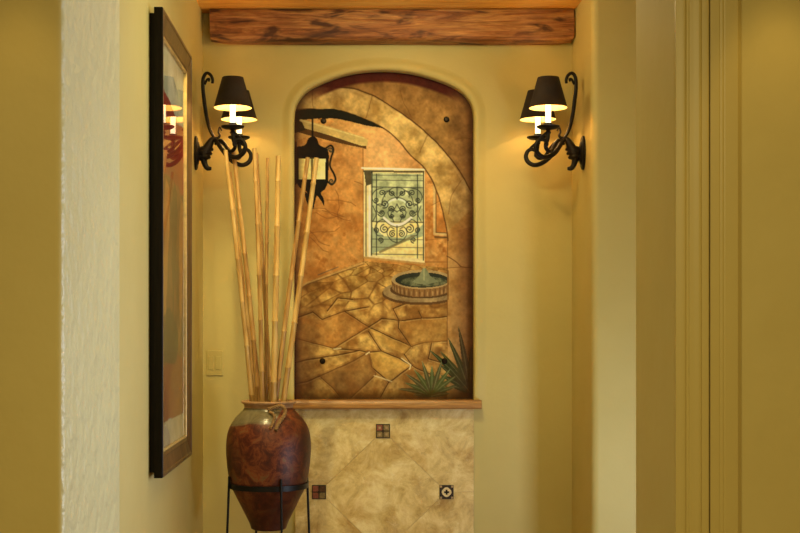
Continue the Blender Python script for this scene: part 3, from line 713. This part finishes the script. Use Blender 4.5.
bm = bmesh.new(); box(bm, XL + 0.001, XL + 0.022, ya + 0.018, yb - 0.018, za + 0.018, zb2 - 0.018); off(fin('backing_board', bm, M['frame_dark'], bevel=0.002), pic)  # holds the frame off the wall; dark colour stands in for its shadow
# the print
i_ = 0.088; PW, PH = 60, 300
yy_, zz2 = np.meshgrid(np.linspace(ya + i_, yb - i_, PW), np.linspace(zb2 - i_, za + i_, PH))
uu = (yy_ - ya) / (yb - ya) * 100; vv = (zb2 - zz2) / (zb2 - za) * 200; wx = (fbm(20, 3) - .5) * 8; wy = (fbm(20, 9) - .5) * 8
img = np.zeros(uu.shape + (3,))
mott(np.ones(uu.shape, bool), (176, 182, 156), (216, 216, 190), 24, 5)
mott(inpoly([(0, 62), (100, 62), (100, 168), (0, 168)], .6), (70, 40, 20), (150, 94, 44), 14, 8)
put(inpoly(sp([(-5, 26), (25, 30), (60, 38), (85, 44), (110, 50), (110, 62), (70, 68), (-5, 64)]), .8) * .95, (138, 12, 8))
put(inpoly(sp([(60, 40), (95, 38), (110, 60), (80, 72), (55, 58)]), .6), (156, 16, 10))
for k, (a, b_) in enumerate(((10, 70), (30, 74), (55, 72), (80, 78))): put(inpoly(sp([(a, b_ - 6), (a + 12, b_ + 4), (a + 6, b_ + 30), (a - 4, b_ + 60), (a - 8, b_ + 12)]), .8) * .7, ((34, 22, 12), (196, 124, 44))[k % 2])
put(inpoly(sp([(-5, 150), (40, 146), (90, 152), (110, 160), (110, 176), (50, 178), (-5, 180)]), .8), (122, 22, 14))
put(inpoly(sp([(10, 135), (40, 128), (70, 138), (60, 152), (20, 152)]), .8) * .9, (34, 30, 20))
put((vv > 178) * 1.0, (196, 184, 140)); img *= 1 + (fbm(10, 40)[..., None] - .5) * .3
vid = np.arange(PW * PH).reshape(PH, PW); quads = np.stack([vid[:-1, :-1], vid[1:, :-1], vid[1:, 1:], vid[:-1, 1:]], -1).reshape(-1, 4)
me = bpy.data.meshes.new('print'); co = np.zeros((PW * PH, 3)); co[:, 0] = XL + 0.028; co[:, 1] = yy_.ravel(); co[:, 2] = zz2.ravel()
me.from_pydata(co.tolist(), [], quads.tolist()); ca = me.color_attributes.new('paint', 'FLOAT_COLOR', 'POINT')
cc = np.ones((PW * PH, 4)); cc[:, :3] = lin(np.clip(img, 3, 250)).reshape(-1, 3); ca.data.foreach_set('color', cc.ravel().astype(np.float32))
M['print'] = painted('printed_paper', (1, 1, 1, 1), 0.6); off(link('print', me, M['print'], smooth=False), pic)
t = NT('picture_glass'); t.t.nodes.remove(t.b)
tr = t.n('ShaderNodeBsdfTransparent'); gl = t.n('ShaderNodeBsdfGlossy'); gl.inputs['Roughness'].default_value = 0.02; fr = t.n('ShaderNodeFresnel'); fr.inputs[0].default_value = 1.45; mx = t.n('ShaderNodeMixShader'); ge = t.n('ShaderNodeNewGeometry'); iv = t.n('ShaderNodeMath', operation='SUBTRACT'); iv.inputs[0].default_value = 1.0; t.l(ge.outputs['Backfacing'], iv.inputs[1]); ml = t.n('ShaderNodeMath', operation='MULTIPLY'); t.l(fr.outputs[0], ml.inputs[0]); t.l(iv.outputs[0], ml.inputs[1])
t.l(ml.outputs[0], mx.inputs[0]); t.l(tr.outputs[0], mx.inputs[1]); t.l(gl.outputs[0], mx.inputs[2]); t.l(mx.outputs[0], t.t.nodes['Material Output'].inputs[0])
M['glass'] = t.m
bm = bmesh.new(); box(bm, XL + 0.031, XL + 0.034, ya + 0.087, yb - 0.087, za + 0.087, zb2 - 0.087); off(fin('glass', bm, M['glass']), pic)

# ------------------------------------------------------------------ iron sconces, two shaded candle lamps each
def sconce(xw, s, yc, label):
    """xw wall plane, s = +1 when the arms reach towards +X"""
    zc = 2.33
    root = empty('wall_sconce', (xw, yc, zc)); tag(root, label, 'wall sconce', 'pair of wall sconces beside the niche')
    def p(u, dy, z): return (s * u, dy, z - zc)
    # backplate: domed oval with moulded rim
    bm = bmesh.new()
    lathe(bm, [(0.0, 0.024), (0.02, 0.023), (0.032, 0.018), (0.036, 0.012), (0.044, 0.013), (0.050, 0.008), (0.050, 0.0)], n=36, cap=False)
    bm.faces.new([v for v in bm.verts if abs(v.co.z) < 1e-6])
    for v in bm.verts:
        v.co = Vector((s * (v.co.z + 0.001), v.co.x, v.co.y * 1.62))
    fin('backplate', bm, M['iron'], root, smooth=True, auto=45)
    # acanthus stem leaving the plate
    bm = bmesh.new()
    tube(bm, [p(.015, 0, 2.33), p(.035, 0, 2.335), p(.055, 0, 2.345), p(.07, 0, 2.375), p(.085, 0, 2.395), p(.105, 0, 2.392)], [.020, .026, .025, .018, .013, .010], 10, smooth_n=5)
    tube(bm, [p(.02, 0, 2.32), p(.04, 0, 2.30), p(.048, 0, 2.275), p(.06, 0, 2.258), p(.078, 0, 2.256)], [.018, .016, .013, .012, .008], 8, smooth_n=5)
    for k, (du, dz) in enumerate(((.088, 2.345), (.082, 2.325), (.074, 2.305))):
        tube(bm, [p(.035, 0, 2.33 - .008 * k), p(.06, 0, dz + .006), p(du, 0, dz)], [.018, .016, .005], 8, smooth_n=4, flat=1.5)
    fin('leaf_scroll', bm, M['iron'], root, smooth=True)
    # tall back scroll with crook
    bm = bmesh.new()
    tube(bm, [p(.128, 0, 2.435), p(.118, 0, 2.452), p(.112, 0, 2.43), p(.118, 0, 2.412), p(.104, 0, 2.400), p(.086, 0, 2.412), p(.068, 0, 2.45), p(.054, 0, 2.51), p(.044, 0, 2.58), p(.038, 0, 2.64), p(.040, 0, 2.685),
              p(.055, 0, 2.708), p(.074, 0, 2.700), p(.084, 0, 2.678), p(.083, 0, 2.660)],
         [.003, .004, .0045, .006, .007, .0075, .0085, .0092, .0092, .0088, .0085, .008, .0075, .0075, .0065], 8, smooth_n=5)
    tube(bm, [p(.046, 0, 2.655), p(.058, 0, 2.678), p(.068, 0, 2.680), p(.066, 0, 2.668)], [.006, .006, .006, .004], 8, smooth_n=4)
    fin('back_scroll', bm, M['iron'], root, smooth=True)
    for d in (-1, 1):
        e = 0.165 * d
        bm = bmesh.new()
        pts = [p(.085, 0, 2.392), p(.105, .1 * e, 2.385), p(.125, .28 * e, 2.352), p(.150, .5 * e, 2.320), p(.180, .72 * e, 2.298), p(.214, .88 * e, 2.291), p(.243, .97 * e, 2.308), p(.253, e, 2.336), p(.243, e, 2.362),
               p(.225, e, 2.37), p(.206, e, 2.362), p(.200, e, 2.345), p(.212, e, 2.336)]
        tube(bm, pts, [.009, .0105, .011, .011, .011, .011, .011, .0105, .0095, .009, .008, .007, .005], 10, smooth_n=5)
        # second, twining strand
        pts = [p(.095, 0, 2.372), p(.125, .2 * e, 2.385), p(.15, .4 * e, 2.36), p(.168, .6 * e, 2.33), p(.190, .8 * e, 2.322), p(.205, .93 * e, 2.34), p(.198, e, 2.372), p(.195, e, 2.405)]
        tube(bm, pts, [.006, .008, .009, .009, .009, .0095, .010, .010], 10, smooth_n=5)
        tube(bm, [p(.245, e, 2.36), p(.222, e, 2.385), p(.198, e, 2.405)], [.006, .006, .006], 8, smooth_n=4)
        fin('arm', bm, M['iron'], root, smooth=True)
        bm = bmesh.new(); x_, y_ = s * .195, e
        lathe(bm, [(0, 2.392), (.010, 2.394), (.014, 2.402), (.008, 2.410), (.016, 2.417), (.040, 2.419), (.052, 2.425), (.054, 2.431), (.050, 2.433), (.038, 2.429), (.020, 2.427), (.018, 2.428), (.019, 2.444), (.012, 2.446), (0, 2.446)], x_, y_, -zc, 28, cap=False)
        fin('drip_pan', bm, M['iron'], root, smooth=True, auto=50)
        bm = bmesh.new(); lathe(bm, [(0, 2.4462), (.0125, 2.4465), (.0128, 2.50), (.0125, 2.553), (.010, 2.556), (0, 2.556)], x_, y_, -zc, 20, cap=False)
        fin('candle_sleeve', bm, M['candle'], root, smooth=True)
        bm = bmesh.new(); n_ = 40
        zb, zt_, r0, r1 = 2.515, 2.655, .088, .049
        for mi, dr in ((0, 0.0), (1, -0.0018)):
            rings = [[bm.verts.new((x_ + (a + dr) * math.cos(2 * PI * k / n_), y_ + (a + dr) * math.sin(2 * PI * k / n_), z_ - zc)) for k in range(n_)] for a, z_ in ((r0, zb), ((r0 + r1) / 2, (zb + zt_) / 2), (r1, zt_))]
            for a, b_ in zip(rings, rings[1:]):
                for k in range(n_):
                    vs4 = (a[k], a[(k + 1) % n_], b_[(k + 1) % n_], b_[k]); bm.faces.new(vs4 if mi == 0 else vs4[::-1]).material_index = mi
            if mi == 0: R0 = rings
            else:
                for q in (0, 2):
                    for k in range(n_): bm.faces.new((R0[q][k], R0[q][(k + 1) % n_], rings[q][(k + 1) % n_], rings[q][k])).material_index = 1 if q == 0 else 0
        me = bpy.data.meshes.new('lamp_shade'); bm.to_mesh(me); bm.free(); sh_ = link('lamp_shade', me, [M['shade_out'], M['shade_in']], root)
        # wire spider holding the shade on the lamp
        bm = bmesh.new()
        for k in range(3):
            a = 2 * PI * k / 3 + .4; tube(bm, [(x_ + .012 * math.cos(a), y_ + .012 * math.sin(a), 2.60 - zc), (x_ + .052 * math.cos(a), y_ + .052 * math.sin(a), 2.632 - zc)], .0012, 6)
        fin('shade_carrier', bm, M['gilt'], sh_, smooth=True)
        bm = bmesh.new(); lathe(bm, [(0, 2.5565), (.009, 2.558), (.010, 2.575), (.014, 2.59), (.012, 2.61), (.004, 2.632), (0, 2.634)], x_, y_, -zc, 20, cap=False)
        fin('bulb', bm, M['bulb'], root, smooth=True)
        d_ = bpy.data.lights.new('sconce_light', 'POINT'); d_.energy = SCONCE_W; d_.color = (1.0, 0.64, 0.26); d_.shadow_soft_size = 0.009
        lo_ = bpy.data.objects.new('sconce_light', d_); C.objects.link(lo_); lo_.location = (xw + x_, yc + y_, 2.574)
    return root
sconce(XL, 1, 6.05, 'black iron two-shade wall sconce on the left wall beside the framed picture')
sconce(XR, -1, 6.05, 'black iron two-shade wall sconce on the right wall near the passage corner')

# ------------------------------------------------------------------ jar in its stand, with bamboo canes
JY = 5.9; sc_ = F / JY; jx = X(268.6, JY)
def jz(py): return Z(py, JY)
stand = empty('jar_stand', (jx, JY, 0)); tag(stand, 'black iron ring stand with four thin legs holding the jar', 'stand')
rj = 39.5 / sc_; zr = jz(484.5)
bm = bmesh.new(); n_ = 64
rr = [(rj - .004, zr - .012), (rj + .003, zr - .012), (rj + .003, zr + .012), (rj - .004, zr + .012)]
rings = [[bm.verts.new((a * math.cos(2 * PI * k / n_), a * math.sin(2 * PI * k / n_), z_)) for k in range(n_)] for a, z_ in rr]
for i in range(4):
    a, b_ = rings[i], rings[(i + 1) % 4]
    for k in range(n_): bm.faces.new((a[k], a[(k + 1) % n_], b_[(k + 1) % n_], b_[k]))
fin('ring', bm, M['iron_stand'], stand, smooth=True, auto=40)
for ang in (21, 111, 201, 291):
    a = math.radians(ang); d = Vector((math.sin(a), -math.cos(a), 0)); bm = bmesh.new()
    r1 = rj + .007
    tube(bm, [d * r1 + Vector((0, 0, zr + .028)), d * r1 + Vector((0, 0, zr)), d * (r1 + .02) + Vector((0, 0, .25)), d * (r1 + .035) + Vector((0, 0, .004))], [.0045, .0055, .0055, .0055], 10, smooth_n=4)
    fin('leg', bm, M['iron_stand'], stand, smooth=True, auto=50)
# lower brace ring
bm = bmesh.new(); rb_ = rj + .017
tube(bm, [(rb_ * math.cos(2 * PI * k / 48), rb_ * math.sin(2 * PI * k / 48), .27) for k in range(49)], .004, 8); fin('brace_ring', bm, M['iron_stand'], stand, smooth=True)

jar = empty('clay_jar', (jx, JY, jz(529))); tag(jar, 'large reddish brown glazed clay jar with a grey-green shoulder, set in the iron stand', 'jar')
z0j = jz(529)
prof_px = [(0, 529), (15.5, 529), (17.5, 528), (19.5, 522), (24, 513), (29.5, 502), (34, 493), (37.6, 485.5), (39.8, 476), (41.6, 462), (42.4, 448), (41.6, 436), (39, 427), (34.5, 419), (29, 413), (25.5, 409.5), (24.2, 407)]
P0 = [(a / sc_, jz(b_) - z0j) for a, b_ in prof_px]
sm = [(v.x, v.y) for v in catmull([(a, b_, 0) for a, b_ in P0[2:]], 4)]
inner = [(max(a - .012, .004), b_) for a, b_ in sm[::-1][2:]]
bm = bmesh.new(); lathe(bm, P0[:2] + sm + inner + [(0.0, 0.03)], n=64, cap=False)
for v in bm.verts:      # hand thrown
    q = v.co; k = 1 + 0.010 * mnoise.noise(Vector((q.x * 5, q.y * 5, q.z * 3)))
    if q.z < 0.5: q.x *= k; q.y *= k
fin('body', bm, M['jar'], jar, smooth=True)
bm = bmesh.new(); top = jz(401) - z0j
lathe(bm, [(24.3 / sc_, top - .032), (24.5 / sc_, top - .014), (26.2 / sc_, top - .011), (27.4 / sc_, top - .006), (27.2 / sc_, top), (25.6 / sc_, top + .003), (23.2 / sc_, top), (22.6 / sc_, top - .010), (22.6 / sc_, top - .032)], n=56, cap=False)
fin('rim', bm, M['jar_rim'], jar, smooth=True)
# rope loop tied at the neck, right front
def rope(pts, r_): 
    bm = bmesh.new(); Pp = catmull(pts, 10)
    for st in range(3):
        q = []
        for i, p_ in enumerate(Pp):
            t_ = (Pp[min(i + 1, len(Pp) - 1)] - Pp[max(i - 1, 0)]).normalized(); a_ = t_.cross(Vector((0.3, 0.2, 1))).normalized(); b2 = t_.cross(a_)
            ph = i * 0.55 + st * 2 * PI / 3; q.append(p_ + (a_ * math.cos(ph) + b2 * math.sin(ph)) * r_ * .5)
        tube(bm, q, r_ * .62, 6)
    return bm
def jp(px, py, rad):   # point on the jar at a radius (px), facing the camera side
    x = (px - 268.6) / sc_; rr_ = rad / sc_; return (x, -math.sqrt(max(rr_ * rr_ - x * x, 1e-6)), jz(py) - z0j)
bm = rope([jp(270, 407.5, 27), jp(275, 406, 28.5), jp(281, 404.5, 30), jp(285.5, 406, 32), jp(286.5, 411, 33.5), jp(284, 416, 35.5), jp(280.5, 421, 38), jp(278, 427, 41)], .0085)
fin('rope_loop', bm, M['rope'], jar, smooth=True)
bm = rope([jp(271, 410, 28.5), jp(274.5, 411.5, 30.5), jp(276.5, 415, 33.5), jp(275.5, 420, 37), jp(272.5, 425.5, 39.8)], .007)
fin('rope_loop', bm, M['rope'], jar, smooth=True)

# canes: (top px, top py, rim px at y=400, diameter px, Y at top, Y at rim)
canes = [(225.5, 150, 251.3, 4.6, 5.80, 5.86, 'leftmost bamboo cane in the jar, leaning furthest left'),
         (233.5, 151, 258.6, 5.0, 5.95, 5.88, 'second bamboo cane from the left, crossing below the left sconce'),
         (230, 172, 255.2, 3.6, 6.02, 5.94, 'thin bamboo cane tucked behind the two leftmost canes'),
         (254.3, 148, 261.8, 4.6, 5.86, 5.84, 'pale upright bamboo cane, third tall tip from the left'),
         (256.5, 153, 271, 4.4, 6.08, 5.96, 'dark slanting bamboo cane behind the pale upright one'),
         (267.6, 158, 266.5, 4.0, 6.00, 5.93, 'slim upright bamboo cane in the middle of the bunch'),
         (278.3, 156, 273.2, 6.0, 5.86, 5.835, 'thick upright bamboo cane just right of the middle'),
         (307.8, 157.5, 276.6, 5.0, 5.90, 5.875, 'bamboo cane leaning right, left one of the two across the painted lantern'),
         (316.6, 158, 283.2, 5.6, 5.96, 5.88, 'rightmost bamboo cane, leaning right across the painted lantern'),
         (262.5, 240, 269.5, 3.8, 5.98, 5.92, 'short thin bamboo cane low between the upright canes')]
random.seed(4)
for tx, ty, rx, dpx, yt, yr, lab in canes[:9]:
    top = Vector((X(tx, yt), yt, Z(ty, yt))); rim = Vector((X(rx, yr), yr, Z(400, yr)))
    dirn = (rim - top).normalized(); bot = rim + dirn * 0.26
    root = bot; Ln = (top - bot).length; ax = -dirn; rad = dpx / sc_ / 2
    bm = bmesh.new(); P_ = []; R_ = []; d = 0.0; nodes = [random.uniform(.05, .2)]
    while nodes[-1] < Ln - .12: nodes.append(nodes[-1] + random.uniform(.19, .28))
    nodes = [q for q in nodes if q < Ln - .03]
    bend = Vector((random.uniform(-.007, .007), random.uniform(-.007, .007), 0))
    def at(d_): return ax * d_ + bend * math.sin(PI * d_ / Ln)
    stops = [0.0]
    for q in nodes: stops += [q - .007, q - .002, q + .002, q + .007]
    stops.append(Ln); full_ = []
    for a, b_ in zip(stops, stops[1:]):
        full_.append(a)
        if b_ - a > .06: full_ += [a + (b_ - a) * f_ for f_ in (.33, .66)]
    full_.append(Ln)
    for d_ in full_:
        tp = rad * (1.08 - .22 * d_ / Ln); k = 1.0
        for q in nodes:
            if abs(d_ - q) < .004: k = 1.14
            elif abs(d_ - q) < .009: k = .96
        P_.append(at(d_)); R_.append(tp * k)
    tube(bm, P_, R_, 12)
    o = fin('bamboo_cane', bm, M['bamboo'], smooth=True, auto=60); o.location = bot
    tag(o, lab, 'bamboo cane', 'bamboo canes standing in the clay jar')

# ------------------------------------------------------------------ switch plate on the back wall, left of the canes
pl = empty('switch_plate', (X(214.8, YB), YB, Z(363, YB))); tag(pl, 'yellow painted switch plate low on the wall left of the bamboo canes', 'switch plate')
bm = bmesh.new(); box(bm, -.041, .041, -.006, 0.0, -.063, .063); fin('plate', bm, M['switch'], pl, bevel=.0025)
for dx in (-.018, .018):
    bm = bmesh.new(); box(bm, dx - .0135, dx + .0135, -.0085, -.005, -.034, .034); fin('rocker', bm, M['switch'], pl, bevel=.0015)
